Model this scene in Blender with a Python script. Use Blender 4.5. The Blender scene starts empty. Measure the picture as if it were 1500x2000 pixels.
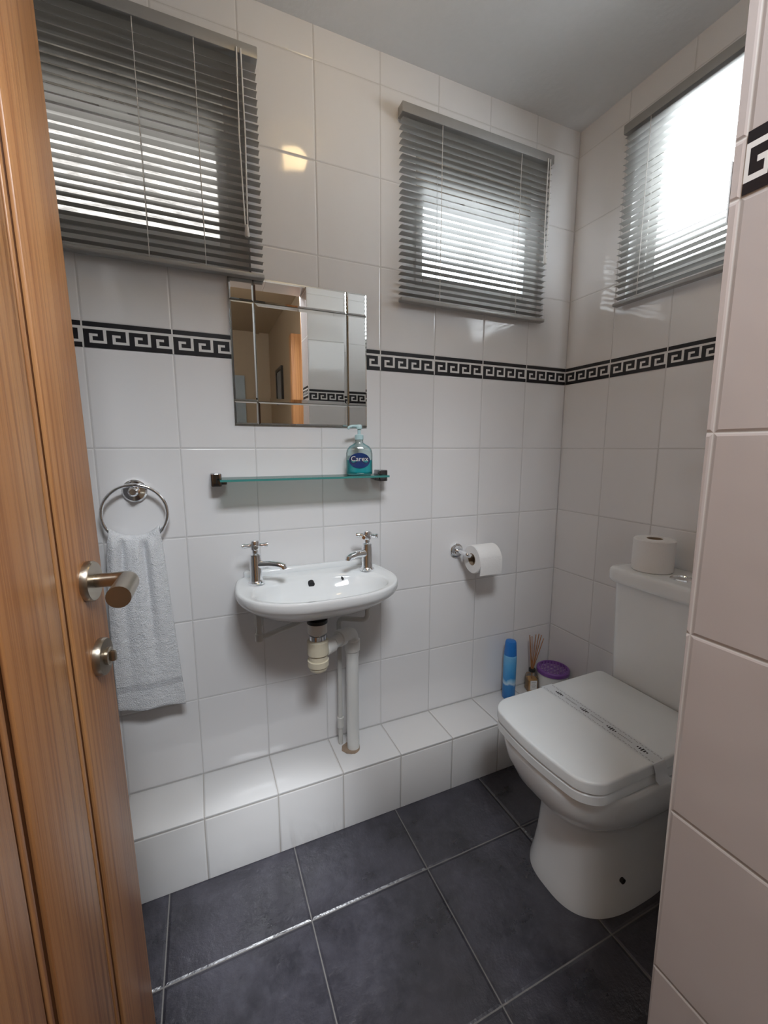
import bpy, bmesh, math, random
from mathutils import Vector, Matrix
random.seed(4)
PI = math.pi
scn = bpy.context.scene
C = scn.collection
R = math.radians

# ------------------------------------------------------------------ materials
class NT:
    def __init__(s, name):
        s.m = bpy.data.materials.new(name); s.m.use_nodes = True
        s.t = s.m.node_tree; s.t.nodes.clear()
        s.out = s.t.nodes.new('ShaderNodeOutputMaterial')
    def n(s, typ, **kw):
        nd = s.t.nodes.new(typ)
        for k, v in kw.items(): setattr(nd, k, v)
        return nd
    def put(s, sock, v):
        if v is None: return
        if isinstance(v, bpy.types.NodeSocket): s.t.links.new(v, sock)
        elif isinstance(v, (tuple, list)) and len(v) == 3 and sock.type == 'RGBA': sock.default_value = (*v, 1)
        else: sock.default_value = v
    def math(s, op, a, b=None, c=None):
        nd = s.n('ShaderNodeMath', operation=op)
        s.put(nd.inputs[0], a); s.put(nd.inputs[1], b); s.put(nd.inputs[2], c)
        return nd.outputs[0]
    def mapr(s, v, a, b, c, d):
        nd = s.n('ShaderNodeMapRange'); nd.clamp = True
        for i, x in enumerate((v, a, b, c, d)): s.put(nd.inputs[i], x)
        return nd.outputs[0]
    def mix(s, f, a, b):
        nd = s.n('ShaderNodeMix', data_type='RGBA')
        s.put(nd.inputs[0], f); s.put(nd.inputs[6], a); s.put(nd.inputs[7], b)
        return nd.outputs[2]
    def noise(s, vec, scale, detail=3, rough=.5):
        nd = s.n('ShaderNodeTexNoise'); s.put(nd.inputs['Vector'], vec)
        nd.inputs['Scale'].default_value = scale; nd.inputs['Detail'].default_value = detail
        nd.inputs['Roughness'].default_value = rough
        return nd.outputs[0]
    def scale(s, vec, sc):
        nd = s.n('ShaderNodeMapping'); s.put(nd.inputs[0], vec); nd.inputs['Scale'].default_value = sc
        return nd.outputs[0]
    def pos(s): return s.n('ShaderNodeNewGeometry').outputs['Position']
    def obj(s): return s.n('ShaderNodeTexCoord').outputs['Object']
    def sep(s, v):
        nd = s.n('ShaderNodeSeparateXYZ'); s.put(nd.inputs[0], v); return nd.outputs
    def bump(s, h, dist, strength=1):
        nd = s.n('ShaderNodeBump'); s.put(nd.inputs['Height'], h)
        nd.inputs['Distance'].default_value = dist; nd.inputs['Strength'].default_value = strength
        return nd.outputs[0]
    def bsdf(s, col, rough=.5, metal=0, normal=None, **kw):
        p = s.n('ShaderNodeBsdfPrincipled')
        s.put(p.inputs['Base Color'], col); s.put(p.inputs['Roughness'], rough); s.put(p.inputs['Metallic'], metal)
        if normal is not None: s.put(p.inputs['Normal'], normal)
        for k, v in kw.items(): s.put(p.inputs[k.replace('_', ' ')], v)
        return p.outputs[0]
    def done(s, sh):
        s.t.links.new(sh, s.out.inputs[0]); return s.m

def plain(name, col, rough=.5, metal=0, var=.06, bump=0, sc=30, **kw):
    t = NT(name); p = t.obj(); nz = t.noise(p, sc)
    lo = tuple(c*(1-var) for c in col); hi = tuple(min(1, c*(1+var)) for c in col)
    nrm = t.bump(nz, bump) if bump else None
    return t.done(t.bsdf(t.mix(nz, lo, hi), rough, metal, nrm, **kw))

def tile_wall(name, axis, u0, zbase, col=(.825, .815, .82), grout=(.62, .61, .605)):
    t = NT(name); P = t.pos(); xyz = t.sep(P)
    u = xyz[axis]; z = xyz[2]
    a = t.math('DIVIDE', t.math('SUBTRACT', u, u0), .2)
    du = t.math('MULTIPLY', t.math('ABSOLUTE', t.math('SUBTRACT', t.math('FRACT', t.math('ADD', a, .5)), .5)), .2)
    st = t.math('GREATER_THAN', z, zbase+1.28)
    b = t.math('DIVIDE', t.math('SUBTRACT', z, t.math('MULTIPLY_ADD', st, 1.31, zbase)), .25)
    dz = t.math('MULTIPLY', t.math('ABSOLUTE', t.math('SUBTRACT', t.math('FRACT', t.math('ADD', b, .5)), .5)), .25)
    d = t.math('MINIMUM', du, dz)
    g = t.mapr(d, .0009, .0017, 1., 0.)
    cell = t.n('ShaderNodeCombineXYZ')
    t.put(cell.inputs[0], t.math('FLOOR', a)); t.put(cell.inputs[1], t.math('FLOOR', b))
    wn = t.n('ShaderNodeTexWhiteNoise'); t.put(wn.inputs[0], cell.outputs[0])
    c2 = tuple(x*.955 for x in col)
    base = t.mix(wn.outputs[0], c2, col)
    h = t.math('ADD', t.mapr(d, .0005, .004, 0., .6), t.math('MULTIPLY', t.noise(P, 11, 1), 1.0))
    return t.done(t.bsdf(t.mix(g, base, grout), t.mapr(g, 0., 1., .08, .8), 0, t.bump(h, .0016), Specular_IOR_Level=.65))

def step_tile(name):
    t = NT(name); P = t.pos(); xyz = t.sep(P)
    a = t.math('DIVIDE', xyz[0], .2)
    du = t.math('MULTIPLY', t.math('ABSOLUTE', t.math('SUBTRACT', t.math('FRACT', t.math('ADD', a, .5)), .5)), .2)
    # joint just under the nosing and along the wall
    d1 = t.math('ABSOLUTE', t.math('SUBTRACT', xyz[2], .1925))
    d2 = t.math('ABSOLUTE', xyz[1])
    d = t.math('MINIMUM', du, t.math('MINIMUM', d1, d2))
    g = t.mapr(d, .0010, .0020, 1., 0.)
    h = t.math('ADD', t.mapr(d, .0005, .005, 0., 1.), t.math('MULTIPLY', t.noise(P, 11, 1), .8))
    return t.done(t.bsdf(t.mix(g, (.78, .77, .765), (.50, .47, .44)), t.mapr(g, 0., 1., .12, .8), 0, t.bump(h, .0016)))

def floor_tile(name):
    t = NT(name); P = t.pos(); xyz = t.sep(P)
    a = t.math('DIVIDE', t.math('ADD', xyz[0], .481), .339)
    b = t.math('DIVIDE', t.math('ADD', xyz[1], .390), .330)
    f = lambda q, p: t.math('MULTIPLY', t.math('ABSOLUTE', t.math('SUBTRACT', t.math('FRACT', t.math('ADD', q, .5)), .5)), p)
    d = t.math('MINIMUM', f(a, .339), f(b, .330))
    g = t.mapr(d, .0011, .0021, 1., 0.)
    cell = t.n('ShaderNodeCombineXYZ')
    t.put(cell.inputs[0], t.math('FLOOR', a)); t.put(cell.inputs[1], t.math('FLOOR', b))
    wn = t.n('ShaderNodeTexWhiteNoise'); t.put(wn.inputs[0], cell.outputs[0])
    n1 = t.noise(P, 7, 6, .62); n2 = t.noise(P, 34, 5, .65)
    base = t.mix(t.mapr(n1, .32, .68, 0., 1.), (.015, .0143, .0195), (.054, .051, .068))
    base = t.mix(t.mapr(n2, .48, .72, 0., .4), base, (.085, .082, .104))
    base = t.mix(t.mapr(wn.outputs[0], 0., 1., 0., .35), base, (.024, .021, .027))
    rough = t.math('ADD', t.mapr(n1, .3, .7, .24, .40), t.math('MULTIPLY', g, .3))
    h = t.math('ADD', t.mapr(d, .001, .007, 0., 1.), t.math('ADD', t.math('MULTIPLY', n2, .8), t.math('MULTIPLY', n1, 2.8)))
    return t.done(t.bsdf(t.mix(g, base, (.15, .14, .135)), rough, 0, t.bump(h, .0030), Specular_IOR_Level=.95))

def wood(name, a, b, dark, sx=55):
    t = NT(name); o = t.obj()
    v = t.scale(o, (sx*2.6, sx*2.6, 1.5))
    w = t.scale(o, (16, 16, .4))
    n1 = t.noise(v, 1.0, 4, .65); n2 = t.noise(w, 1.0, 3)
    c = t.mix(t.mapr(n2, .3, .7, 0., 1.), a, b)
    c = t.mix(t.mapr(n1, .46, .68, 0., .9), c, dark)
    return t.done(t.bsdf(c, .36, 0, t.bump(n1, .0008)))

def emit_pane(name, col, lo, hi, sx, sz, a=.38, b=.62):  # glow put into the pane, standing in for daylight outside
    t = NT(name); P = t.pos()
    v = t.scale(P, (sx, sx, sz))
    n = t.noise(v, 1., 4, .7)
    e = t.n('ShaderNodeEmission'); t.put(e.inputs[0], col)
    t.put(e.inputs[1], t.mapr(n, a, b, lo, hi))
    return t.done(e.outputs[0])

def emit(name, col, s):
    t = NT(name); e = t.n('ShaderNodeEmission'); t.put(e.inputs[0], col); t.put(e.inputs[1], s)
    return t.done(e.outputs[0])

def clear(name, tint, glossy=.08, rough=.04):
    t = NT(name)
    tr = t.n('ShaderNodeBsdfTransparent'); t.put(tr.inputs[0], tint)
    gl = t.n('ShaderNodeBsdfGlossy'); gl.inputs['Roughness'].default_value = rough
    lw = t.n('ShaderNodeLayerWeight'); lw.inputs[0].default_value = .25
    mx = t.n('ShaderNodeMixShader')
    t.put(mx.inputs[0], t.mapr(lw.outputs['Fresnel'], 0., 1., glossy*.4, .75))
    t.t.links.new(tr.outputs[0], mx.inputs[1]); t.t.links.new(gl.outputs[0], mx.inputs[2])
    return t.done(mx.outputs[0])

M = {}
M['tile_back'] = tile_wall('white_tile_window_wall', 0, 0, .2)
M['tile_right'] = tile_wall('white_tile_toilet_wall', 1, 0, .2)
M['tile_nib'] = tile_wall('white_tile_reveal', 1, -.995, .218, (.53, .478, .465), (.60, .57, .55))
M['tile_front'] = tile_wall('white_tile_door_wall', 0, -.8, .2)
M['step'] = step_tile('white_tile_ledge')
M['floor'] = floor_tile('dark_slate_tile')
M['ceil'] = plain('painted_ceiling', (.78, .785, .79), .8, var=.02, bump=.001, sc=60)
M['hall'] = plain('tan_hall_paint', (.53, .42, .295), .7, var=.03)
M['hallfloor'] = plain('hall_carpet', (.16, .15, .14), .9, var=.2)
M['black'] = plain('glazed_black', (.018, .018, .022), .2)
M['bandwhite'] = plain('glazed_cream', (.76, .75, .74), .2, var=.02)
M['ceramic'] = plain('white_ceramic', (.83, .85, .86), .07, var=.01)
M['ceramic2'] = plain('white_seat_plastic', (.80, .835, .855), .16, var=.01)
M['chrome'] = plain('chrome', (.93, .95, .98), .09, 1, var=.01)
M['darkchrome'] = plain('dark_chrome', (.20, .20, .21), .12, 1, var=.03)
M['nickel'] = plain('satin_nickel', (.44, .39, .32), .30, 1, var=.05)
M['dark'] = plain('dark_void', (.01, .01, .012), .6)
M['wood'] = wood('golden_oak', (.44, .195, .073), (.575, .29, .120), (.265, .098, .035))
M['wooddark'] = wood('oak_groove', (.07, .024, .009), (.10, .034, .012), (.04, .014, .005))
M['slat'] = plain('grey_aluminium_slat', (.40, .395, .38), .38, .25, var=.05)
M['rail'] = plain('grey_blind_rail', (.36, .355, .345), .4, .25, var=.05)
M['cord'] = plain('white_cord', (.75, .73, .70), .7)
M['frame'] = plain('white_window_frame', (.70, .70, .69), .35, var=.02)
M['uppane'] = emit_pane('shaded_upper_glass', (1., .90, .76), .10, .20, 10, 10)  # dim emission painted in for the upper glass in shade
M['pane1'] = emit_pane('obscured_glass_left', (1., .97, .92), .65, 1.6, 14, 90, .36, .66)
M['pane2'] = emit_pane('obscured_glass_mid', (.88, .95, 1.), 2.2, 4.6, 26, 30)
M['pane3'] = emit_pane('obscured_glass_bright', (.88, .95, 1.), 12., 14.5, 12, 12)
M['mirror'] = plain('silvered_glass', (.86, .88, .87), .012, 1, var=.005)
M['mirredge'] = plain('mirror_edge', (.35, .37, .36), .2, .8)
M['glass'] = clear('clear_glass', (.86, .96, .94), .1)
M['glassedge'] = plain('green_glass_edge', (.06, .26, .24), .12)
M['clearpl'] = clear('clear_plastic', (.84, .93, .93), .25, .1)
M['clearglass'] = clear('clear_bottle_glass', (.96, .95, .92), .25, .05)
M['teal'] = plain('teal_soap', (.01, .46, .52), .15, var=.05)
M['navy'] = plain('navy_label', (.012, .04, .17), .35)
M['white'] = plain('white_plastic', (.80, .80, .78), .35, var=.02)
M['palepl'] = plain('pale_blue_plastic', (.50, .70, .73), .3, var=.02)
M['pvc'] = plain('white_pvc', (.78, .78, .76), .32, var=.03)
M['pipepaint'] = plain('painted_copper_pipe', (.60, .59, .56), .35, var=.05)
M['cream'] = plain('aged_cream_plastic', (.72, .66, .51), .35, var=.05)
M['paper'] = plain('toilet_tissue', (.85, .845, .84), .9, var=.02, bump=.0008, sc=150)
M['card'] = plain('cardboard_core', (.30, .22, .15), .85)
M['purple'] = plain('purple_plastic', (.20, .075, .32), .35)
M['reed'] = plain('brown_reed', (.42, .19, .07), .7)
M['amber'] = plain('amber_oil', (.58, .33, .12), .12)
M['blackpl'] = plain('black_plastic', (.02, .02, .02), .35)
M['mortar'] = plain('rough_brown_mortar', (.34, .25, .18), .95, var=.3, bump=.004, sc=60)
M['band'] = plain('thin_paper_band', (.67, .70, .73), .75, var=.05)
M['ink'] = plain('black_print', (.03, .03, .035), .7)
M['inkgrey'] = plain('grey_print', (.36, .37, .39), .7)
M['bluecap'] = plain('blue_plastic', (.02, .19, .60), .3)
M['art'] = plain('picture_print', (.35, .38, .42), .5, var=.4, sc=12)
M['bulb'] = emit('warm_globe', (1., .72, .37), 16.)
M['doorway_light'] = plain('bluish_doorway_light', (.40, .48, .54), .5)  # pale blue colour stands in for bluish light in the hall opening

def towel_mat():
    t = NT('white_terry'); o = t.pos(); z = t.sep(o)[2]
    nz = t.noise(o, 420, 2); n2 = t.noise(o, 60, 3)
    s = t.math('MULTIPLY', t.math('GREATER_THAN', z, .548), t.math('LESS_THAN', z, .566))
    c = t.mix(nz, (.72, .735, .77), (.89, .90, .92)); c = t.mix(s, c, (.64, .65, .68))
    return t.done(t.bsdf(c, .95, 0, t.bump(t.math('ADD', nz, n2), .004)))
M['towel'] = towel_mat()
def can_mat():
    t = NT('spray_can_print'); z = t.sep(t.obj())
    w = t.noise(t.scale(t.obj(), (30, 30, 14)), 1., 2)
    zz = t.math('ADD', z[2], t.math('MULTIPLY', t.math('SUBTRACT', w, .5), .05))
    r = t.n('ShaderNodeValToRGB'); t.put(r.inputs[0], t.math('DIVIDE', zz, .19))
    e = r.color_ramp.elements
    e[0].position = 0; e[0].color = (.02, .16, .46, 1)
    e[1].position = 1; e[1].color = (.20, .50, .80, 1)
    for p, c in ((.30, (.03, .24, .60, 1)), (.34, (.50, .70, .86, 1)), (.40, (.28, .56, .82, 1)), (.45, (.04, .29, .68, 1)), (.8, (.10, .40, .76, 1))):
        q = e.new(p); q.color = c
    return t.done(t.bsdf(r.outputs[0], .25))
M['can'] = can_mat()

# ------------------------------------------------------------------ mesh helpers
def obj(name, bm, mats, parent=None, smooth=True, ang=35, loc=None):
    bmesh.ops.recalc_face_normals(bm, faces=bm.faces)
    me = bpy.data.meshes.new(name); bm.to_mesh(me); bm.free()
    for m in (mats if isinstance(mats, list) else [mats]): me.materials.append(m)
    if smooth:
        for p in me.polygons: p.use_smooth = True
        me.set_sharp_from_angle(angle=R(ang))
    o = bpy.data.objects.new(name, me); C.objects.link(o)
    if parent: o.parent = parent
    if loc: o.location = loc
    return o
def thing(name, label, cat, loc=(0, 0, 0), rz=0, group=None):
    o = bpy.data.objects.new(name, None); C.objects.link(o)
    o.empty_display_size = .05; o.location = loc; o.rotation_euler = (0, 0, rz)
    o['label'] = label; o['category'] = cat
    if group: o['group'] = group
    return o
def tag(o, label, cat, group=None):
    o['label'] = label; o['category'] = cat
    if group: o['group'] = group
    return o
def struct(o): o['kind'] = 'structure'; return o
def BM(): return bmesh.new()
def box(bm, x0, x1, y0, y1, z0, z1, mi=0, bev=0):
    vs = [bm.verts.new((x, y, z)) for x in (x0, x1) for y in (y0, y1) for z in (z0, z1)]
    fs = []
    for q in ((0, 1, 3, 2), (4, 6, 7, 5), (0, 4, 5, 1), (2, 3, 7, 6), (0, 2, 6, 4), (1, 5, 7, 3)):
        f = bm.faces.new([vs[i] for i in q]); f.material_index = mi; fs.append(f)
    if bev:
        es = list({e for f in fs for e in f.edges})
        bmesh.ops.bevel(bm, geom=es, offset=bev, segments=2, affect='EDGES', profile=.5)
    return fs
def loft(bm, rings, cap0=True, cap1=True, closed=True, mi=0):
    vr = [[bm.verts.new(p) for p in r] for r in rings]
    n = len(vr[0])
    for a, b in zip(vr, vr[1:]):
        for i in range(n if closed else n-1):
            j = (i+1) % n
            f = bm.faces.new((a[i], a[j], b[j], b[i])); f.material_index = mi
    if cap0: bm.faces.new(vr[0][::-1]).material_index = mi
    if cap1: bm.faces.new(vr[-1]).material_index = mi
def axis_m(o, d):
    d = Vector(d).normalized(); q = Vector((0, 0, 1)).rotation_difference(d)
    return Matrix.Translation(o) @ q.to_matrix().to_4x4()
def lathe(bm, prof, o=(0, 0, 0), d=(0, 0, 1), seg=28, cap0=True, cap1=True, mi=0, loop=False):
    m = axis_m(o, d)
    rings = [[m @ Vector((max(r, 1e-4)*math.cos(2*PI*i/seg), max(r, 1e-4)*math.sin(2*PI*i/seg), z)) for i in range(seg)] for r, z in prof]
    if loop: rings.append(rings[0]); cap0 = cap1 = False
    loft(bm, rings, cap0, cap1, mi=mi)
    if loop: bmesh.ops.remove_doubles(bm, verts=bm.verts, dist=1e-6)
def fillet(pts, r, n=6):
    pts = [Vector(p) for p in pts]; out = [pts[0]]
    for a, b, c in zip(pts, pts[1:], pts[2:]):
        u = (a-b); v = (c-b); k = min(r, u.length*.49, v.length*.49)
        p = b+u.normalized()*k; q = b+v.normalized()*k
        for i in range(n+1):
            t = i/n; out.append((1-t)**2*p+2*t*(1-t)*b+t*t*q)
    out.append(pts[-1]); return out
def tube(bm, pts, r, seg=14, mi=0, cap=True):
    pts = [Vector(p) for p in pts]; rr = r if isinstance(r, (list, tuple)) else [r]*len(pts)
    rings = []; nrm = None
    for i, p in enumerate(pts):
        t = (pts[min(i+1, len(pts)-1)]-pts[max(i-1, 0)]).normalized()
        if nrm is None:
            nrm = t.orthogonal().normalized()
        else:
            nrm = (nrm-t*nrm.dot(t)).normalized()
        b = t.cross(nrm)
        rings.append([p+(nrm*math.cos(2*PI*k/seg)+b*math.sin(2*PI*k/seg))*rr[i] for k in range(seg)])
    loft(bm, rings, cap, cap, mi=mi)
def cyl(bm, a, b, r, seg=24, bev=0, mi=0):
    a = Vector(a); b = Vector(b); L = (b-a).length
    if bev: prof = [(r-bev, 0), (r, bev), (r, L-bev), (r-bev, L)]
    else: prof = [(r, 0), (r, L)]
    lathe(bm, prof, a, b-a, seg, mi=mi)
def sup(cx, cy, a, b, n, N=64):
    out = []
    for i in range(N):
        t = 2*PI*i/N; c, s = math.cos(t), math.sin(t)
        out.append((cx+a*math.copysign(abs(c)**(2/n), c), cy+b*math.copysign(abs(s)**(2/n), s)))
    return out
def rpoly(cor, seg=8):
    n = len(cor); out = []
    for i in range(n):
        b = Vector(cor[i][:2]); a = Vector(cor[i-1][:2]); c = Vector(cor[(i+1) % n][:2]); r = cor[i][2]
        u = (a-b).normalized(); v = (c-b).normalized()
        h = math.acos(max(-1, min(1, u.dot(v))))/2; k = r/math.tan(h)
        p, q = b+u*k, b+v*k; ce = b+(u+v).normalized()*(r/math.sin(h))
        a0 = math.atan2(*(p-ce).yx); a1 = math.atan2(*(q-ce).yx)
        dd = (a1-a0+PI) % (2*PI)-PI
        for j in range(seg+1):
            t = a0+dd*j/seg; out.append((ce.x+r*math.cos(t), ce.y+r*math.sin(t)))
    return out
def ring(o, z, s=1, c=None):
    if c is None: c = (sum(p[0] for p in o)/len(o), sum(p[1] for p in o)/len(o))
    return [Vector((c[0]+(x-c[0])*s, c[1]+(y-c[1])*s, z)) for x, y in o]

# ------------------------------------------------------------------ room shell
H = 2.345
XL, YF = -1.95, -.995
OPEN = {'window_1': (-1.745, -1.19), 'window_2': (-.71, -.135)}
WZ0, WZ1 = 1.68, 2.19
def cells(us, zs, holes):
    for a, b in zip(us, us[1:]):
        for c, d in zip(zs, zs[1:]):
            if any(h[0]-1e-6 <= a and b <= h[1]+1e-6 and h[2]-1e-6 <= c and d <= h[3]+1e-6 for h in holes): continue
            yield a, b, c, d
bm = BM()
hs = [(*OPEN['window_1'], WZ0, WZ1), (*OPEN['window_2'], WZ0, WZ1)]
for a, b, c, d in cells([XL-.1, *OPEN['window_1'], *OPEN['window_2'], .12], [0, WZ0, WZ1, H], hs): box(bm, a, b, 0, .12, c, d)
struct(obj('wall_back', bm, M['tile_back'], smooth=False))
bm = BM()
W3 = (-.80, -.235)
for a, b, c, d in cells([YF-.12, *W3, 0], [0, WZ0, WZ1, H], [(*W3, WZ0, WZ1)]): box(bm, 0, .12, a, b, c, d)
struct(obj('wall_right', bm, M['tile_right'], smooth=False))
bm = BM(); box(bm, XL-.1, XL, -1.3, 0, 0, H); struct(obj('wall_left', bm, M['tile_right'], smooth=False))
# wall with the doorway; its reveal is tiled and slightly out of plumb
bm = BM()
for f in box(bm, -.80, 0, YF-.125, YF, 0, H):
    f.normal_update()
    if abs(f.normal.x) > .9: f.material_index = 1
lean = lambda z: .0115*(z-.55)
for v in bm.verts:
    if v.co.y > YF-.01: v.co.y += lean(v.co.z)
box(bm, XL, -1.70, -1.24, YF, 0, H); box(bm, -1.70, -.80, YF-.125, YF, 2.04, H)
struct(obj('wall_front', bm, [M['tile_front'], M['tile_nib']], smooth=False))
bm = BM(); box(bm, XL-.1, .12, -1.12, .12, -.05, 0); struct(obj('floor', bm, M['floor'], smooth=False))
bm = BM(); box(bm, XL-.1, .12, -1.12, .12, H, H+.05); struct(obj('ceiling', bm, M['ceil'], smooth=False))
# hall behind the doorway (seen in the mirror)
bm = BM(); box(bm, -2.3, 0, -3.5, -1.12, -.05, 0); struct(obj('floor_hall', bm, M['hallfloor'], smooth=False))
bm = BM(); box(bm, -2.3, 0, -3.5, -1.12, 2.4, 2.45); struct(obj('ceiling_hall', bm, M['hall'], smooth=False))
bm = BM(); box(bm, -.6, -.5, -3.5, -1.12, 0, 2.4); struct(obj('wall_hall_right', bm, M['hall'], smooth=False))
bm = BM(); box(bm, -2.3, -2.2, -3.5, -1.24, 0, 2.4); struct(obj('wall_hall_left', bm, M['hall'], smooth=False))
bm = BM(); box(bm, -2.2, -.6, -3.6, -3.5, 0, 2.4); struct(obj('wall_hall_far', bm, M['hall'], smooth=False))
bm = BM(); box(bm, -2.3, XL-.1, -1.3, -1.1, 0, 2.4); struct(obj('wall_hall_return', bm, M['hall'], smooth=False))
d2 = BM(); box(d2, -1.25, -.95, -3.5, -3.47, 0, 1.95); struct(obj('door_2', d2, M['doorway_light'], smooth=False))
bm = BM(); box(bm, -.80, -.735, YF-.145, YF-.125, 0, 2.06, bev=.004); struct(obj('trim_5', bm, M['wood']))
bm = BM(); box(bm, -.68, -.60, -2.06, -1.98, 0, 2.04, bev=.004); struct(obj('trim_6', bm, M['wood']))
# tiled ledge along the window wall
bm = BM(); box(bm, XL, 0, -.171, 0, 0, .2, bev=.003); struct(obj('baseboard_back', bm, M['step']))

# greek key border tiles
KEY = ["#####", ".....", "####.", "#..#.", "#.##.", "#....", "#####"]
RW = [1.35, .70, 1.15, .70, 1.15, .70, 1.35]; CW = [1.25, .70, 1.15, 1.2, .70]
def border(name, n0, n1, place, z0, hgt=.062):
    bm = BM(); N = 20
    cx = [0]
    for q in range(N): cx.append(cx[-1]+CW[q % 5])
    cx = [c/cx[-1]*(.2-.0036) for c in cx]
    rz = [0]
    for q in RW: rz.append(rz[-1]+q)
    rz = [hgt*(1-c/rz[-1]) for c in rz]
    def quad(u0, u1, a, b, mi):
        f = bm.faces.new([bm.verts.new(place(u, z)) for u, z in ((u0, a), (u1, a), (u1, b), (u0, b))]); f.material_index = mi
    for k in range(n0, n1):
        ua = k*.2+.0018
        quad(ua-.0036, ua, z0, z0+hgt, 1)
        for r in range(7):
            row = KEY[r]*4; i = 0
            while i < N:
                j = i
                while j < N and row[j] == row[i]: j += 1
                quad(ua+cx[i], ua+cx[j], z0+rz[r+1], z0+rz[r], 0 if row[i] == '#' else 1); i = j
    me = bpy.data.meshes.new(name); bm.to_mesh(me); bm.free()
    me.materials.append(M['black']); me.materials.append(M['bandwhite'])
    o = bpy.data.objects.new(name, me); C.objects.link(o); return struct(o)
border('trim_1', -9, 0, lambda u, z: (u, -.0012, z), 1.449)
border('trim_2', 0, 5, lambda u, z: (-.0012, -u, z), 1.449)
border('trim_3', 0, 1, lambda u, z: (-.8012, YF-.118+u*.59, z), 1.469)
border('trim_4', -4, 0, lambda u, z: (u, YF+.0012+lean(z), z), 1.449)

# ------------------------------------------------------------------ windows and blinds
def window(name, w, pane, loc, rz, split):
    """local x along the wall, y out of the room, z up from the opening's bottom"""
    h = WZ1-WZ0
    bm = BM(); y0, y1 = .035, .085
    box(bm, 0, .05, y0, y1, 0, h); box(bm, w-.05, w, y0, y1, 0, h)
    box(bm, .05, w-.05, y0, y1, 0, .06); box(bm, .05, w-.05, y0, y1, h-.04, h)
    if split: box(bm, .05, w-.05, y0, y1, .32, .36)
    f = obj(name, bm, M['frame'], smooth=False); f.location = loc; f.rotation_euler = (0, 0, rz); struct(f)
    bm = BM()
    zt = .32 if split else h-.04
    for a, b, c, d in ((.05, .075, .06, zt), (w-.075, w-.05, .06, zt), (.075, w-.075, .06, .09), (.075, w-.075, zt-.015, zt)):
        box(bm, a, b, .028, .06, c, d, bev=.003)
    obj('sash', bm, M['frame'], f)
    bm = BM(); box(bm, .05, w-.05, .058, .064, .06, zt); obj('pane', bm, pane, f, smooth=False)
    if split:
        bm = BM(); box(bm, .05, w-.05, .058, .064, .36, h-.04); obj('upper_pane', bm, M['uppane'], f, smooth=False)
        bm = BM(); box(bm, w*.45-.03, w*.45+.03, .018, .036, .332, .352, bev=.004); cyl(bm, (w*.45, .02, .342), (w*.45, .008, .342), .007)
        obj('catch', bm, M['white'], f)
    return f
window('window_1', OPEN['window_1'][1]-OPEN['window_1'][0], M['pane1'], (OPEN['window_1'][0], 0, WZ0), 0, True)
window('window_2', OPEN['window_2'][1]-OPEN['window_2'][0], M['pane2'], (OPEN['window_2'][0], 0, WZ0), 0, True)
window('window_3', W3[1]-W3[0], M['pane3'], (0, W3[1], WZ0), -PI/2, False)

def blind(label, loc, rz, tilt, cord_x, ladders, cordlen):
    """local: x 0..w, y<0 into the room, z 0 = bottom rail underside"""
    w, h = .59, .55
    t = thing('venetian_blind', label, 'blind', loc, rz, 'grey venetian blinds')
    bm = BM(); box(bm, 0, w, -.040, -.006, h-.028, h, bev=.002); obj('head_rail', bm, M['rail'], t)
    bm = BM(); box(bm, .002, w-.002, -.036, -.012, 0, .012, bev=.003); obj('bottom_rail', bm, M['rail'], t)
    bm = BM(); n = 26; p = (h-.028-.016)/n; yc = -.023
    for k in range(n):
        z = .024+k*p; pts = []
        for j in range(5):
            q = (j/4-.5)*.025; cr = .0020*(1-(2*(j/4)-1)**2)
            pts.append((yc+q*math.cos(tilt)-cr*math.sin(tilt), z+q*math.sin(tilt)+cr*math.cos(tilt)))
        dx = random.uniform(-.0006, .0006); tw = random.uniform(-.0008, .0008)
        rows = [[bm.verts.new((x+dx, a, b+(tw if x > .3 else -tw))) for a, b in pts] for x in (.003, w*.5, w-.003)]
        for r0, r1 in zip(rows, rows[1:]):
            for j in range(4): bm.faces.new((r0[j], r0[j+1], r1[j+1], r1[j]))
    obj('slats', bm, M['slat'], t)
    for x in ladders:
        bm = BM()
        for yy in (yc-.0135, yc+.0135): tube(bm, [(x, yy, .01), (x, yy, h-.02)], .0009, 6)
        obj('ladder_cord', bm, M['cord'], t)
    bm = BM()
    for dx in (-.006, .004): tube(bm, [(cord_x+dx, -.044, h-.02), (cord_x+dx*1.5, -.046, h*.6), (cord_x+dx*.6, -.044, h-cordlen)], .0018, 6)
    cd = obj('pull_cord', bm, M['cord'], t)
    bm = BM(); lathe(bm, [(.002, .03), (.004, .028), (.007, .004), (.005, 0)], (cord_x, -.045, h-cordlen-.026))
    obj('tassel', bm, M['cord'], cd)
    return t
blind('grey slatted blind over the window nearest the door, above the mirror', (-1.747, 0, 1.66), 0, R(2), .545, (.06, .31, .44), .43)
blind('grey slatted blind on the basin wall, beside the corner, right of the mirror', (-.745, 0, 1.66), 0, R(0), .565, (.14, .45), .33)
blind('grey slatted blind glowing with daylight on the wall above the toilet', (0, -.215, 1.675), -PI/2, R(-5), .50, (.09, .46), .43)

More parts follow.
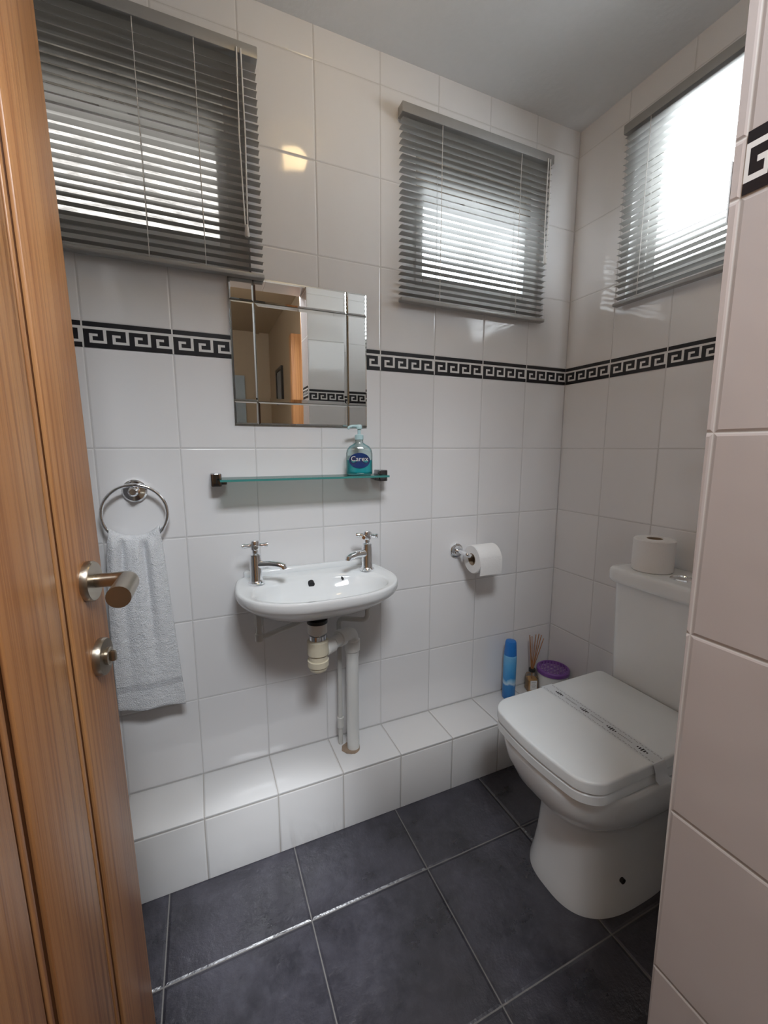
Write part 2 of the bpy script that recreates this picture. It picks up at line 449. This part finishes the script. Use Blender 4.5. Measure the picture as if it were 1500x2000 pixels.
# ------------------------------------------------------------------ door (hung slightly out of plumb)
DA = R(9); E = Vector((-1.512, -.498)); DW = .70; DT = R(.8)
hg = E-Vector((math.sin(DA), math.cos(DA)))*DW+Vector((math.cos(DA), -math.sin(DA)))*math.sin(DT)
bm = BM()
box(bm, 0, DW, .006, .040, .006, 1.985, mi=1)
x = DW
for k in range(5):
    a = max(x-.120, 0); box(bm, a, x, 0, .0065, .006, 1.985, bev=.0025)
    x = a-.010
    if x > .02: box(bm, x-.008, x, .0022, .0065, .006, 1.985, bev=.002); x -= .017
    if x < .02: break
door = struct(obj('door_1', bm, [M['wood'], M['wooddark']], loc=(hg.x, hg.y, 0))); door.rotation_euler = (-DT, 0, PI/2-DA)
hx, hz = DW-.056, 1.0
bm = BM(); lathe(bm, [(.031, 0), (.031, .007), (.029, .010), (.014, .011)], (hx, 0, hz), (0, -1, 0), 32)
rose = obj('door_handle', bm, M['nickel'], door)
bm = BM(); pts = fillet([(hx, -.008, hz), (hx, -.058, hz), (hx-.080, -.066, hz-.004)], .018, 8)
n_ = len(pts); rs = [.0105+(.0158-.0105)*(i/(n_-1))**1.2 for i in range(n_)]
tube(bm, pts, rs, 22); obj('lever', bm, M['nickel'], rose)
bm = BM(); lathe(bm, [(.030, 0), (.030, .006), (.028, .010), (.014, .011), (.014, .015), (.012, .016)], (hx+.008, 0, .873), (0, -1, 0), 32)
tt = obj('thumb_turn', bm, M['nickel'], door)
bm = BM(); box(bm, hx+.004, hx+.012, -.024, -.014, .864, .882, bev=.003); obj('turn_knob', bm, M['nickel'], tt)

# ------------------------------------------------------------------ toilet (local x toward wall, faces -x)
T = thing('toilet', 'white close-coupled toilet with closed squarish lid in the alcove', 'toilet', (0, -.565, 0))
secs = [(0, -.13, -.546, .136, 2.8), (.010, -.13, -.546, .1355, 2.8), (.05, -.13, -.539, .127, 2.8), (.11, -.13, -.532, .120, 2.8), (.18, -.12, -.528, .116, 2.8),
        (.225, -.10, -.530, .118, 2.8), (.250, -.08, -.542, .129, 2.9), (.275, -.06, -.569, .148, 3.0), (.305, -.04, -.600, .165, 3.3), (.35, -.02, -.620, .175, 3.7), (.388, -.01, -.627, .1775, 4.0), (.404, -.01, -.627, .1775, 4.0), (.407, -.012, -.623, .174, 4.0)]
bm = BM()
loft(bm, [[Vector((x, y, z)) for x, y in sup((a+b)/2, 0, (a-b)/2, hw, n, 80)] for z, a, b, hw, n in secs])
pan = obj('pan', bm, M['ceramic'], T, ang=60)
bm = BM(); cyl(bm, (-.41, -.108, .088), (-.41, -.1260, .088), .007); obj('bolt_hole', bm, M['dark'], pan)
def lid_outline(s=1, x1=-.165, xf=-.615, hw=.178):
    o = rpoly([(x1, -hw, .02), (x1, hw, .02), (xf, hw-.003, .052), (xf, -hw+.003, .052)], 12)
    res = []
    fine = []
    for i, p in enumerate(o):   # subdivide long edges
        q = o[(i+1) % len(o)]; L = math.dist(p, q); k = max(1, int(L/.03))
        for j in range(k): fine.append((p[0]+(q[0]-p[0])*j/k, p[1]+(q[1]-p[1])*j/k))
    for x, y in fine:
        wgt = max(0, min(1, (-.45-x)/.15)); wgt = wgt*wgt*(3-2*wgt)
        res.append((x-.021*(1-(y/hw)**2)*wgt, y))
    return res
ol = lid_outline()
bm = BM(); o2 = lid_outline(hw=.1765)
loft(bm, [ring(o2, .410, .975), ring(o2, .414, .995), ring(o2, .434, .995), ring(o2, .438, .98)]); obj('seat', bm, M['ceramic2'], T)
bm = BM()
loft(bm, [ring(ol, .4415, .98), ring(ol, .4435, 1.), ring(ol, .465, 1.), ring(ol, .4685, .996), ring(ol, .4703, .987), ring(ol, .4712, .97), ring(ol, .4722, .6), ring(ol, .4724, .2)])
obj('lid', bm, M['ceramic2'], T, ang=50)
for s in (-1, 1):
    bm = BM(); cyl(bm, (-.176, s*.075-.018, .455), (-.176, s*.075+.018, .455), .011, bev=.002); obj('hinge', bm, M['chrome'], T)
bm = BM()
co = rpoly([(-.004, -.165, .012), (-.004, .165, .012), (-.168, .165, .035), (-.168, -.165, .035)], 8)
cb = [(x*.94, y*.93) for x, y in co]
mixo = lambda t: [(a[0]*(1-t)+b[0]*t, a[1]*(1-t)+b[1]*t) for a, b in zip(cb, co)]
loft(bm, [ring(mixo(0), .400, .95), ring(mixo(.05), .412), ring(mixo(.5), .58), ring(mixo(.9), .74), ring(mixo(1), .790)])
obj('cistern', bm, M['ceramic'], T)
cl = rpoly([(-.003, -.178, .012), (-.003, .178, .012), (-.186, .178, .035), (-.186, -.178, .035)], 8)
bm = BM(); loft(bm, [ring(cl, .786, .96), ring(cl, .790, .985), ring(cl, .797, 1), ring(cl, .818, 1), ring(cl, .826, .99), ring(cl, .830, .965), ring(cl, .8315, .85)])
clid = obj('cistern_lid', bm, M['ceramic'], T, ang=50)
bm = BM(); lathe(bm, [(.030, 0), (.030, .003), (.027, .006), (.024, .0065), (.022, .004), (.004, .005)], (-.115, -.016, .830), seg=32); obj('flush_button', bm, M['chrome'], clid)

# paper band across the lid
bm = BM()
half = [(.0, .4729), (.10, .4727), (.150, .4723), (.171, .4719), (.1770, .4706), (.1797, .4660), (.1797, .448)]
prof = [(y, z) for y, z in half[::-1]]+[(-y, z) for y, z in half[1:-1]]+[(-.1818, .446), (-.1845, .434), (-.190, .421)]
B0, B1 = -.426, -.384
nn = len(prof)
sh = [0]*(nn-3)+[.005, .003, .012]
r0 = [Vector((B0+s_, y, z)) for s_, (y, z) in zip(sh, prof)]; r1 = [Vector((B1+s_*1.3, y, z)) for s_, (y, z) in zip(sh, prof)]
loft(bm, [r0, r1], False, False, closed=False)
def zat(y):
    for (a, za), (b, zb) in zip(prof, prof[1:]):
        if b <= y <= a: return za+(zb-za)*(a-y)/max(1e-6, a-b)+.0004
    return .4735
def mark(x0, x1, y0, y1, mi=1):
    f = bm.faces.new([bm.verts.new((a, b, zat(b))) for a, b in ((x0, y0), (x1, y0), (x1, y1), (x0, y1))]); f.material_index = mi
for yb in (.138, .048, -.037, -.122):
    for q in range(5):
        hgt = (.005, .009, .013, .009, .005)[q]
        mark(-.405-hgt/2, -.405+hgt/2, yb-q*.006, yb-q*.006-.0037)
for yb in (.09, .003, -.080):
    for q in range(9):
        yy = yb+.010-q*.0045
        mark(-.4070, -.4030, yy, yy-.0028, 2)
for q in range(46):
    yy = .168-q*.0075
    for s_, xx in ((1, B0+.0045), (-1, B1-.0045)):
        mark(xx-.0018+.002*s_*(q % 2), xx+.0004+.002*s_*(q % 2), yy, yy-.0048, 2)
bandob = obj('paper_band', bm, [M['band'], M['ink'], M['inkgrey']], loc=(0, -.565, 0))
tag(bandob, 'thin white printed paper band laid across the closed toilet lid', 'paper band')

# toilet rolls
def roll_bm(L, r, o, d):
    bm = BM(); lathe(bm, [(.022, 0), (r-.003, 0), (r, .003), (r, L-.003), (r-.003, L), (.022, L)], o, d, 40, loop=True); return bm
t = thing('toilet_roll', 'spare white toilet roll standing on top of the cistern', 'toilet roll', (-.10, -.482, .8318))
obj('paper', roll_bm(.098, .056, (0, 0, 0), (0, 0, 1)), M['paper'], t)
bm = BM(); lathe(bm, [(.0195, .001), (.0215, .001), (.0215, .0975), (.0195, .0975)], seg=28, loop=True); obj('core', bm, M['card'], t)
t = thing('toilet_roll', 'white toilet roll hanging on the chrome wall holder', 'toilet roll', (-.475, -.075, .805))
bm = roll_bm(.096, .052, (0, 0, 0), (1, 0, 0))
loft(bm, [[Vector((x, -.050, .016)), Vector((x, -.0525, 0)), Vector((x, -.0525, -.02)), Vector((x, -.049, -.050))] for x in (.001, .095)], False, False, closed=False)
obj('paper', bm, M['paper'], t)
bm = BM(); lathe(bm, [(.0195, .0), (.0215, .0), (.0215, .096), (.0195, .096)], d=(1, 0, 0), seg=28, loop=True); obj('core', bm, M['card'], t)
t = thing('toilet_roll_holder', 'chrome wall holder with open arm carrying the toilet roll', 'toilet roll holder', (-.495, 0, .825))
bm = BM(); lathe(bm, [(.026, 0), (.026, .008), (.022, .011), (.010, .012)], d=(0, -1, 0), seg=32); obj('wall_plate', bm, M['chrome'], t)
bm = BM(); tube(bm, fillet([(0, -.008, 0), (0, -.075, 0), (.012, -.075, -.008), (.132, -.075, -.008)], .014), .0075); obj('arm', bm, M['chrome'], t)

# ------------------------------------------------------------------ basin
BX, BZ = -1.052, .818
S = thing('wash_basin', 'small white wall-hung ceramic basin with two chrome taps', 'wash basin', (BX, 0, BZ))
poly = [(-.206, 0), (.206, 0), (.2225, -.025), (.231, -.08)]
for i in range(1, 40):
    a = PI*i/40; c, s = math.cos(a), math.sin(a)
    poly.append((.235*math.copysign(abs(c)**.70, c), -.120-.190*abs(s)**.90))
poly += [(-.231, -.08), (-.2225, -.025)]
def cast(center, ang):
    d = Vector((math.cos(ang), math.sin(ang))); best = 0
    for i in range(len(poly)):
        p = Vector(poly[i])-Vector(center); q = Vector(poly[(i+1) % len(poly)])-Vector(center); e = q-p
        den = d.x*e.y-d.y*e.x
        if abs(den) < 1e-9: continue
        tt_ = (p.x*e.y-p.y*e.x)/den; uu = (p.x*d.y-p.y*d.x)/den
        if tt_ > 0 and -1e-6 <= uu <= 1+1e-6: best = max(best, tt_)
    return best
NB = 96; cen = (0, -.165)
outer = []
for i in range(NB):
    a = 2*PI*i/NB; r = cast(cen, a); outer.append((cen[0]+r*math.cos(a), cen[1]+r*math.sin(a)))
def outs(sx, sy, z): return [Vector((x*sx, y*sy, z)) for x, y in outer]
def inn(hw, hd, z, cy=-.182, n=2.3):
    res = []
    for i in range(NB):
        a = 2*PI*i/NB; c, s = math.cos(a), math.sin(a)
        r = 1/((abs(c)/hw)**n+(abs(s)/hd)**n)**(1/n); res.append(Vector((r*c, cy+r*s, z)))
    return res
def lerp(A, B, t, z): return [Vector((a.x*(1-t)+b.x*t, a.y*(1-t)+b.y*t, z)) for a, b in zip(A, B)]
O1 = outs(1, 1, 0); I1 = inn(.188, .112, 0)
rings = [outs(.28, .38, -.106), outs(.42, .50, -.103), outs(.58, .64, -.093), outs(.73, .76, -.078), outs(.85, .86, -.060), outs(.935, .94, -.042), outs(.98, .98, -.030), outs(.998, .998, -.020), outs(1, 1, -.006),
         lerp(O1, I1, .06, -.0005), lerp(O1, I1, .16, .001), lerp(O1, I1, .35, 0), lerp(O1, I1, .85, -.001), lerp(O1, I1, 1, -.005), inn(.182, .106, -.016), inn(.173, .097, -.034), inn(.150, .082, -.056), inn(.10, .055, -.076), inn(.05, .03, -.084), inn(.02, .02, -.086)]
bm = BM(); loft(bm, rings); bowl = obj('bowl', bm, M['ceramic'], S, ang=80)
bm = BM(); box(bm, -.200, .200, -.024, 0, -.004, .017, bev=.006); obj('upstand', bm, M['ceramic'], S, ang=80)
bm = BM(); cyl(bm, (-.012, -.0755, -.022), (-.012, -.0865, -.026), .0095); obj('overflow_hole', bm, M['dark'], bowl)
bm = BM(); cyl(bm, (.085, -.079, -.016), (.085, -.0925, -.019), .0035); obj('chain_hole', bm, M['dark'], bowl)
bm = BM(); lathe(bm, [(.022, 0), (.022, .002), (.016, .003), (.012, .0)], (0, -.182, -.0865)); obj('plug_hole_ring', bm, M['chrome'], bowl)

def tap(label, loc, ang):
    t = thing('basin_tap', label, 'tap', loc, 0, 'crosshead basin taps')
    bm = BM(); lathe(bm, [(.023, 0), (.023, .004), (.0180, .008), (.0168, .012), (.0168, .072), (.0155, .077), (.0155, .085), (.012, .088), (.009, .090), (.009, .100)], seg=28)
    obj('body', bm, M['chrome'], t)
    d = Vector((math.sin(ang), -math.cos(ang), 0))
    bm = BM(); pts = [d*.008+Vector((0, 0, .056)), d*.045+Vector((0, 0, .058)), d*.072+Vector((0, 0, .056)), d*.081+Vector((0, 0, .053)), d*.083+Vector((0, 0, .046))]
    tube(bm, pts, [.0120, .0115, .011, .0108, .010], 16); obj('spout', bm, M['chrome'], t)
    bm = BM(); lathe(bm, [(.011, .098), (.013, .101), (.013, .121), (.011, .125), (.003, .126)], seg=24)
    for k in range(4):
        a = ang+.5+k*PI/2; u = Vector((math.cos(a), math.sin(a), 0))
        lathe(bm, [(.0060, 0), (.0060, .022), (.0073, .024), (.0073, .030), (.0055, .032)], u*.004+Vector((0, 0, .111)), u, 14)
    obj('cross_handle', bm, M['chrome'], t)
tap('left chrome crosshead tap on the basin rim, nearer the towel', (-1.224, -.090, BZ+.0005), R(58))
tap('right chrome crosshead tap on the basin rim, nearer the toilet roll holder', (-.884, -.088, BZ+.0005), R(-66))

# waste trap and pipes
W = thing('waste_trap', 'cream bottle trap with white waste pipe running down under the basin', 'waste pipe', (-1.068, -.16, .2))
bm = BM(); lathe(bm, [(.030, .502), (.030, .5118)], seg=24); obj('seal_ring', bm, M['blackpl'], W)
bm = BM(); lathe(bm, [(.023, .468), (.028, .472), (.028, .500), (.026, .503)], seg=24); obj('nut', bm, M['pvc'], W)
bm = BM(); lathe(bm, [(.018, .43), (.018, .473)], seg=24); lathe(bm, [(.025, .452), (.025, .4650)], seg=24); obj('tailpiece', bm, M['chrome'], W)
bm = BM(); lathe(bm, [(.016, .350), (.024, .355), (.028, .362), (.028, .369), (.031, .370), (.031, .387), (.027, .388), (.027, .405), (.031, .407), (.031, .446), (.024, .450)], seg=28); obj('trap_body', bm, M['cream'], W)
bm = BM(); cyl(bm, (.02, .005, .415), (.05, .02, .418), .024, bev=.002); cyl(bm, (.05, .02, .418), (.085, .045, .418), .0195)
tube(bm, fillet([(.07, .038, .418), (.134, .083, .418), (.134, .083, .33)], .035), .0215, 20)
cyl(bm, (.134, .083, .35), (.134, .083, .39), .0255, bev=.003); cyl(bm, (.075, .042, .418), (.093, .053, .418), .026, bev=.002)
obj('elbow', bm, M['pvc'], W)
bm = BM(); cyl(bm, (.134, .083, .001), (.134, .083, .36), .0205); obj('waste_pipe', bm, M['pvc'], W)
bm = BM(); lathe(bm, [(.031, 0), (.030, .002), (.026, .003), (.022, .004)], (.126, .085, .0003), seg=20)
for v in bm.verts: v.co.x += random.uniform(-.003, .003); v.co.y += random.uniform(-.003, .002)
obj('mortar_patch', bm, M['mortar'], W)
t = thing('supply_pipe', 'thin white water pipe rising from the ledge beside the waste pipe to the basin', 'water pipe', (-.966, -.040, .2))
bm = BM(); tube(bm, fillet([(0, 0, .001), (0, 0, .45), (.082, -.048, .45), (.082, -.048, .54)], .02), .0080); obj('pipe', bm, M['pipepaint'], t)
bm = BM(); cyl(bm, (0, 0, .06), (0, 0, .10), .0115, bev=.002); obj('fitting', bm, M['pipepaint'], t)
bm = BM(); cyl(bm, (.082, -.048, .49), (.082, -.048, .515), .0125, 6); obj('fitting', bm, M['pipepaint'], t)
t = thing('supply_pipe', 'thin white water pipe bent under the left tap of the basin', 'water pipe', (-1.224, -.088, .6))
bm = BM(); tube(bm, fillet([(0, 0, .150), (0, 0, .050), (.13, .035, .066), (.19, .070, .074)], .02), .0080); obj('pipe', bm, M['pipepaint'], t)
bm = BM(); cyl(bm, (0, 0, .09), (0, 0, .125), .0125, 6); obj('fitting', bm, M['pipepaint'], t)
bm = BM(); cyl(bm, (0, 0, .042), (0, 0, .066), .0120, bev=.002); obj('fitting', bm, M['pipepaint'], t)

# ------------------------------------------------------------------ mirror
t = thing('wall_mirror', 'square frameless mirror with narrow border panes, on the tiles above the glass shelf', 'mirror', (-1.052, 0, 1.268))
hw, hh = .202, .402; bw = .066
bm = BM(); box(bm, -hw, hw, -.006, 0, 0, hh); obj('backing', bm, M['mirredge'], t, smooth=False)
def pane_bm(x0, x1, z0, z1, tx=0, tz=0, b=.006):
    bm = BM(); y = -.0105
    f = lambda x, z: y+tx*(x-(x0+x1)/2)+tz*(z-(z0+z1)/2)
    o = [(x0, z0), (x1, z0), (x1, z1), (x0, z1)]; i = [(x0+b, z0+b), (x1-b, z0+b), (x1-b, z1-b), (x0+b, z1-b)]
    loft(bm, [[Vector((x, -.005, z)) for x, z in o], [Vector((x, f(x, z)+.0016, z)) for x, z in o], [Vector((x, f(x, z), z)) for x, z in i]])
    return bm
xs = [-hw, -hw+bw, hw-bw, hw]; zs = [0, bw, hh-bw, hh]
for i in range(3):
    for j in range(3):
        g = .0012; c = (i == 1 and j == 1)
        obj('mirror_pane' if c else 'border_strip', pane_bm(xs[i]+g, xs[i+1]-g, zs[j]+g, zs[j+1]-g, (i-1)*.012, (j-1)*.012, .009 if c else .004), M['mirror'], t, smooth=False)

# glass shelf
t = thing('glass_shelf', 'narrow glass shelf on two dark chrome end brackets under the mirror', 'shelf', (-1.062, 0, 1.112))
bm = BM()
for f in box(bm, -.245, .245, -.112, -.006, 0, .006):
    f.normal_update(); f.material_index = 0 if abs(f.normal.z) > .9 else 1
obj('glass_panel', bm, [M['glass'], M['glassedge']], t, smooth=False)
for s in (-1, 1):
    bm = BM(); box(bm, s*.252-.014, s*.252+.014, -.05, 0, -.017, .019, bev=.003); box(bm, s*.236-.012, s*.236+.012, -.046, -.004, -.012, -.0006, bev=.002)
    obj('bracket', bm, M['darkchrome'], t)

# soap bottle
t = thing('soap_dispenser', 'teal pump bottle of hand wash standing on the glass shelf', 'soap bottle', (-.897, -.060, 1.1183), R(-18))
NS = 2.6
sec = [(0, .036, .0185), (.004, .0405, .0215), (.012, .041, .0222), (.066, .041, .0222), (.078, .0385, .0212), (.088, .031, .0185), (.095, .019, .0145), (.100, .0125, .0125), (.110, .012, .012)]
bm = BM(); loft(bm, [[Vector((x, y, z)) for x, y in sup(0, 0, a, b, NS if z < .09 else 2.1, 48)] for z, a, b in sec]); bt = obj('bottle', bm, M['clearpl'], t, ang=60)
bm = BM(); loft(bm, [[Vector((x, y, z)) for x, y in sup(0, 0, a*.965, b*.965, NS, 48)] for z, a, b in [(.001, .036, .0185), (.004, .0405, .0215), (.012, .041, .0222), (.046, .041, .0222)]]); obj('liquid', bm, M['teal'], t, ang=60)
front = lambda x, a=.041, b=.0222: -b*(1-min(.999, abs(x/a))**NS)**(1/NS)
bm = BM(); ce = bm.verts.new((0, front(0)-.0006, .045)); vs = []
for i in range(40):
    a = 2*PI*i/40; xx = .032*math.cos(a); vs.append(bm.verts.new((xx, front(xx)-.0006, .045+.0235*math.sin(a))))
for i in range(40): bm.faces.new((ce, vs[i], vs[(i+1) % 40]))
lab = obj('label_sticker', bm, M['navy'], t)
def text_on(s, size, zc, mat, par, off):
    cu = bpy.data.curves.new('lettering', 'FONT'); cu.body = s; cu.size = size; cu.align_x = 'CENTER'; cu.resolution_u = 3
    to = bpy.data.objects.new('lettering', cu); C.objects.link(to)
    dg = bpy.context.evaluated_depsgraph_get(); me = bpy.data.meshes.new_from_object(to.evaluated_get(dg))
    bpy.data.objects.remove(to)
    for v in me.vertices: v.co = Vector((v.co.x, front(v.co.x)-off, zc+v.co.y))
    me.materials.clear(); me.materials.append(mat)
    o = bpy.data.objects.new('lettering', me); C.objects.link(o); o.parent = par
text_on('Carex', .0215, .0435, M['white'], lab, .0012)
bm = BM(); lathe(bm, [(.0125, .108), (.0135, .109), (.0135, .122), (.010, .124), (.005, .125), (.005, .142)], seg=24); pc = obj('pump_collar', bm, M['palepl'], t)
bm = BM(); lathe(bm, [(.005, .140), (.009, .141), (.0095, .150), (.007, .154), (.002, .155)], seg=20); tube(bm, [(-.004, -.002, .149), (-.022, -.008, .149), (-.032, -.012, .146), (-.033, -.013, .140)], [.005, .0045, .004, .0035], 12)
obj('pump_nozzle', bm, M['palepl'], t)

# ------------------------------------------------------------------ towel ring, towel
TX = -1.517
t = thing('towel_ring', 'round chrome towel ring on the wall near the door', 'towel ring', (TX, 0, 1.088))
bm = BM(); lathe(bm, [(.030, 0), (.030, .008), (.026, .012), (.014, .013), (.012, .040), (.008, .044)], d=(0, -1, 0), seg=32); obj('wall_plate', bm, M['chrome'], t)
bm = BM(); rc = Vector((0, -.036, -.058))
pts = [rc+Vector((.076*math.sin(2*PI*i/64), 0, .076*math.cos(2*PI*i/64))) for i in range(64)]
rings = []
for i, p in enumerate(pts):
    rad = (p-rc).normalized()
    rings.append([p+(rad*math.cos(2*PI*k/12)+Vector((0, 1, 0))*math.sin(2*PI*k/12))*.0045 for k in range(12)])
rings.append(rings[0]); loft(bm, rings, False, False); bmesh.ops.remove_doubles(bm, verts=bm.verts, dist=1e-6)
obj('ring', bm, M['chrome'], t)
# towel, draped over the bottom of the ring
bm = BM(); ring_c = Vector((TX, -.036, 1.030)); rr = .076; nu, nv = 26, 46
rows = []
for j in range(nv+1):
    v = j/nv; row = []
    for i in range(nu+1):
        u = i/nu*2-1
        # path: back hem -> ring -> front hem
        if v < .36:                       # behind
            k = v/.36; hw_ = .078*(1-k)+.058*k
            x = u*hw_; zt = ring_c.z-math.sqrt(max(1e-6, rr*rr-(u*.056)**2))+.007
            zz = .60+(zt-.60)*k; y = -.020-.003*k+.002*math.sin(u*7)
        elif v < .46:
            k = (v-.36)/.10; a = PI*k; hw_ = .058; x = u*hw_
            zt = ring_c.z-math.sqrt(max(1e-6, rr*rr-(u*.056)**2))+.007
            y = -.036+.013*math.cos(a)-.002*math.sin(u*9); zz = zt+.010*math.sin(a)
        else:
            k = (v-.46)/.54; e = k**.6; hw_ = .058*(1-e)+.083*e
            x = u*hw_+(-.002+.012*k)*k; zt = ring_c.z-math.sqrt(max(1e-6, rr*rr-(u*.056)**2))+.007
            zb = .487+.004*math.sin(u*5)-.006*u
            zz = zt+(zb-zt)*k
            fold = (1-k)**1.2
            y = -.050-.010*math.sin(min(1, k*2)*PI/2)-fold*(.009*math.cos(u*8.5+.6)+.004*math.sin(u*15))-.004*k*math.sin(u*4+1.2)
        row.append(bm.verts.new((TX-.004+x, y, zz)))
    rows.append(row)
for a, b in zip(rows, rows[1:]):
    for i in range(nu): bm.faces.new((a[i], a[i+1], b[i+1], b[i]))
tw = obj('hand_towel', bm, M['towel'], ang=80)
md = tw.modifiers.new('thick', 'SOLIDIFY'); md.thickness = .006; md.offset = 0
md = tw.modifiers.new('sub', 'SUBSURF'); md.levels = 1; md.render_levels = 1
tag(tw, 'white terry hand towel draped through the chrome ring', 'towel')

# ------------------------------------------------------------------ things on the ledge
t = thing('air_freshener_can', 'tall blue spray can standing on the tiled ledge', 'spray can', (-.257, -.052, .2003))
bm = BM(); lathe(bm, [(.024, 0), (.0255, .003), (.0255, .178), (.0245, .184), (.021, .188)], seg=32); obj('can_body', bm, M['can'], t)
bm = BM(); lathe(bm, [(.0245, .184), (.0245, .190), (.0225, .222), (.0215, .236), (.019, .242), (.010, .244)], seg=32); cp = obj('cap', bm, M['bluecap'], t)
t = thing('reed_diffuser', 'small glass reed diffuser bottle with brown sticks between spray can and tub', 'reed diffuser', (-.135, -.048, .2003), R(-20))
bm = BM(); loft(bm, [[Vector((x, y, z)) for x, y in sup(0, 0, a, a, n, 40)] for z, a, n in ((0, .020, 5), (.003, .0225, 5), (.060, .0225, 5), (.070, .019, 4), (.076, .011, 2.2), (.088, .0105, 2))]); obj('bottle', bm, M['clearglass'], t)
bm = BM(); loft(bm, [[Vector((x, y, z)) for x, y in sup(0, 0, .0212, .0212, 5, 40)] for z in (.003, .050)]); obj('oil', bm, M['amber'], t)
bm = BM(); box(bm, -.014, .014, -.0234, -.0229, .012, .052)
for q, (zz, ww) in enumerate(((.044, .009), (.037, .006), (.030, .010), (.024, .007))): box(bm, -ww, ww, -.0238, -.0233, zz, zz+.0014, mi=1)
obj('label_sticker', bm, [M['white'], M['inkgrey']], t, smooth=False)
bm = BM(); lathe(bm, [(.0125, .082), (.0135, .083), (.0135, .094), (.009, .095)], seg=24); obj('collar', bm, M['blackpl'], t)
for k in range(7):
    a = 2*PI*k/7+.4; sp = random.uniform(.022, .040); L = random.uniform(.225, .255)
    bm = BM(); tube(bm, [(-.006*math.cos(a), -.006*math.sin(a), .008), (.004*math.cos(a), .004*math.sin(a), .095), (.008+sp*math.cos(a), sp*.6*math.sin(a), L)], .0017, 6); obj('reed', bm, M['reed'], t)
t = thing('gel_tub', 'round white tub with purple lattice lid in the corner on the ledge', 'tub', (-.066, -.093, .2003))
bm = BM(); lathe(bm, [(.050, 0), (.053, .003), (.060, .088), (.060, .094), (.055, .094)], seg=40); obj('tub_body', bm, M['white'], t)
bm = BM(); lathe(bm, [(.061, .088), (.0645, .090), (.0645, .103), (.060, .107), (.054, .107), (.054, .098)], seg=40, loop=True)
for k in range(-4, 5):
    c = k*.012; L = math.sqrt(max(0, .056**2-c*c))
    for rot in (PI/4, -PI/4):
        u = Vector((math.cos(rot), math.sin(rot), 0)); v = Vector((-u.y, u.x, 0))
        tube(bm, [v*c-u*L+Vector((0, 0, .1035)), v*c+u*L+Vector((0, 0, .1035))], .0022, 6)
obj('lattice_lid', bm, M['purple'], t)

# ------------------------------------------------------------------ ceiling lamp, hall picture
t = thing('ceiling_light', 'small round warm ceiling lamp above the middle of the room', 'ceiling light', (-.95, -.48, H))
bm = BM(); lathe(bm, [(.055, 0), (.055, -.015), (.045, -.022)], seg=32); obj('base', bm, M['white'], t)
bm = BM(); lathe(bm, [(.040, -.022), (.050, -.035), (.052, -.055), (.042, -.078), (.02, -.090), (.003, -.092)], seg=32); obj('globe', bm, M['bulb'], t)
t = thing('framed_picture', 'small dark framed picture on the hall wall, seen in the mirror', 'picture', (-.6, -2.9, 1.75))
bm = BM()
for a, b, c, d in ((-.15, .15, .17, .2), (-.15, .15, -.2, -.17), (-.15, -.12, -.17, .17), (.12, .15, -.17, .17)): box(bm, -.02, 0, a, b, c, d)
obj('frame', bm, M['blackpl'], t, smooth=False)
bm = BM(); box(bm, -.01, -.002, -.12, .12, -.17, .17); obj('print', bm, M['art'], t, smooth=False)

# ------------------------------------------------------------------ light
def light(name, typ, loc, energy, col, **kw):
    l = bpy.data.lights.new(name, typ); l.energy = energy; l.color = col
    for k, v in kw.items(): setattr(l, k, v)
    o = bpy.data.objects.new(name, l); C.objects.link(o); o.location = loc; return o
def aim(o, p): o.rotation_euler = (Vector(p)-Vector(o.location)).to_track_quat('-Z', 'Y').to_euler()
hl = light('hall_skylight', 'AREA', (-1.22, -1.55, 2.37), 39, (.89, .945, 1.), shape='RECTANGLE', size=.5, size_y=.36)
aim(hl, (-1.35, -.35, .75))
sp = light('added_patch_spot', 'SPOT', (-1.0, -1.46, 2.34), 215, (.90, .95, 1.), shadow_soft_size=.05, spot_size=R(18), spot_blend=1.)  # added spot, casts the soft daylight patch on floor and ledge
aim(sp, (-1.22, -.36, .02))
w = bpy.data.worlds.new('sky'); scn.world = w; w.use_nodes = True
w.node_tree.nodes['Background'].inputs[0].default_value = (.75, .85, 1, 1); w.node_tree.nodes['Background'].inputs[1].default_value = 1.

# ------------------------------------------------------------------ camera
cam = bpy.data.cameras.new('camera'); co_ = bpy.data.objects.new('camera', cam); C.objects.link(co_)
cam.sensor_fit = 'HORIZONTAL'; cam.sensor_width = 36; cam.lens = 36*822/1500; cam.clip_start = .02
co_.location = (-1.355, -1.30, 1.20); co_.rotation_euler = (R(90-8.58), 0, R(-23.6))
scn.camera = co_
scn.view_settings.view_transform = 'Standard'
scn.view_settings.look = 'None'
print('DONE')
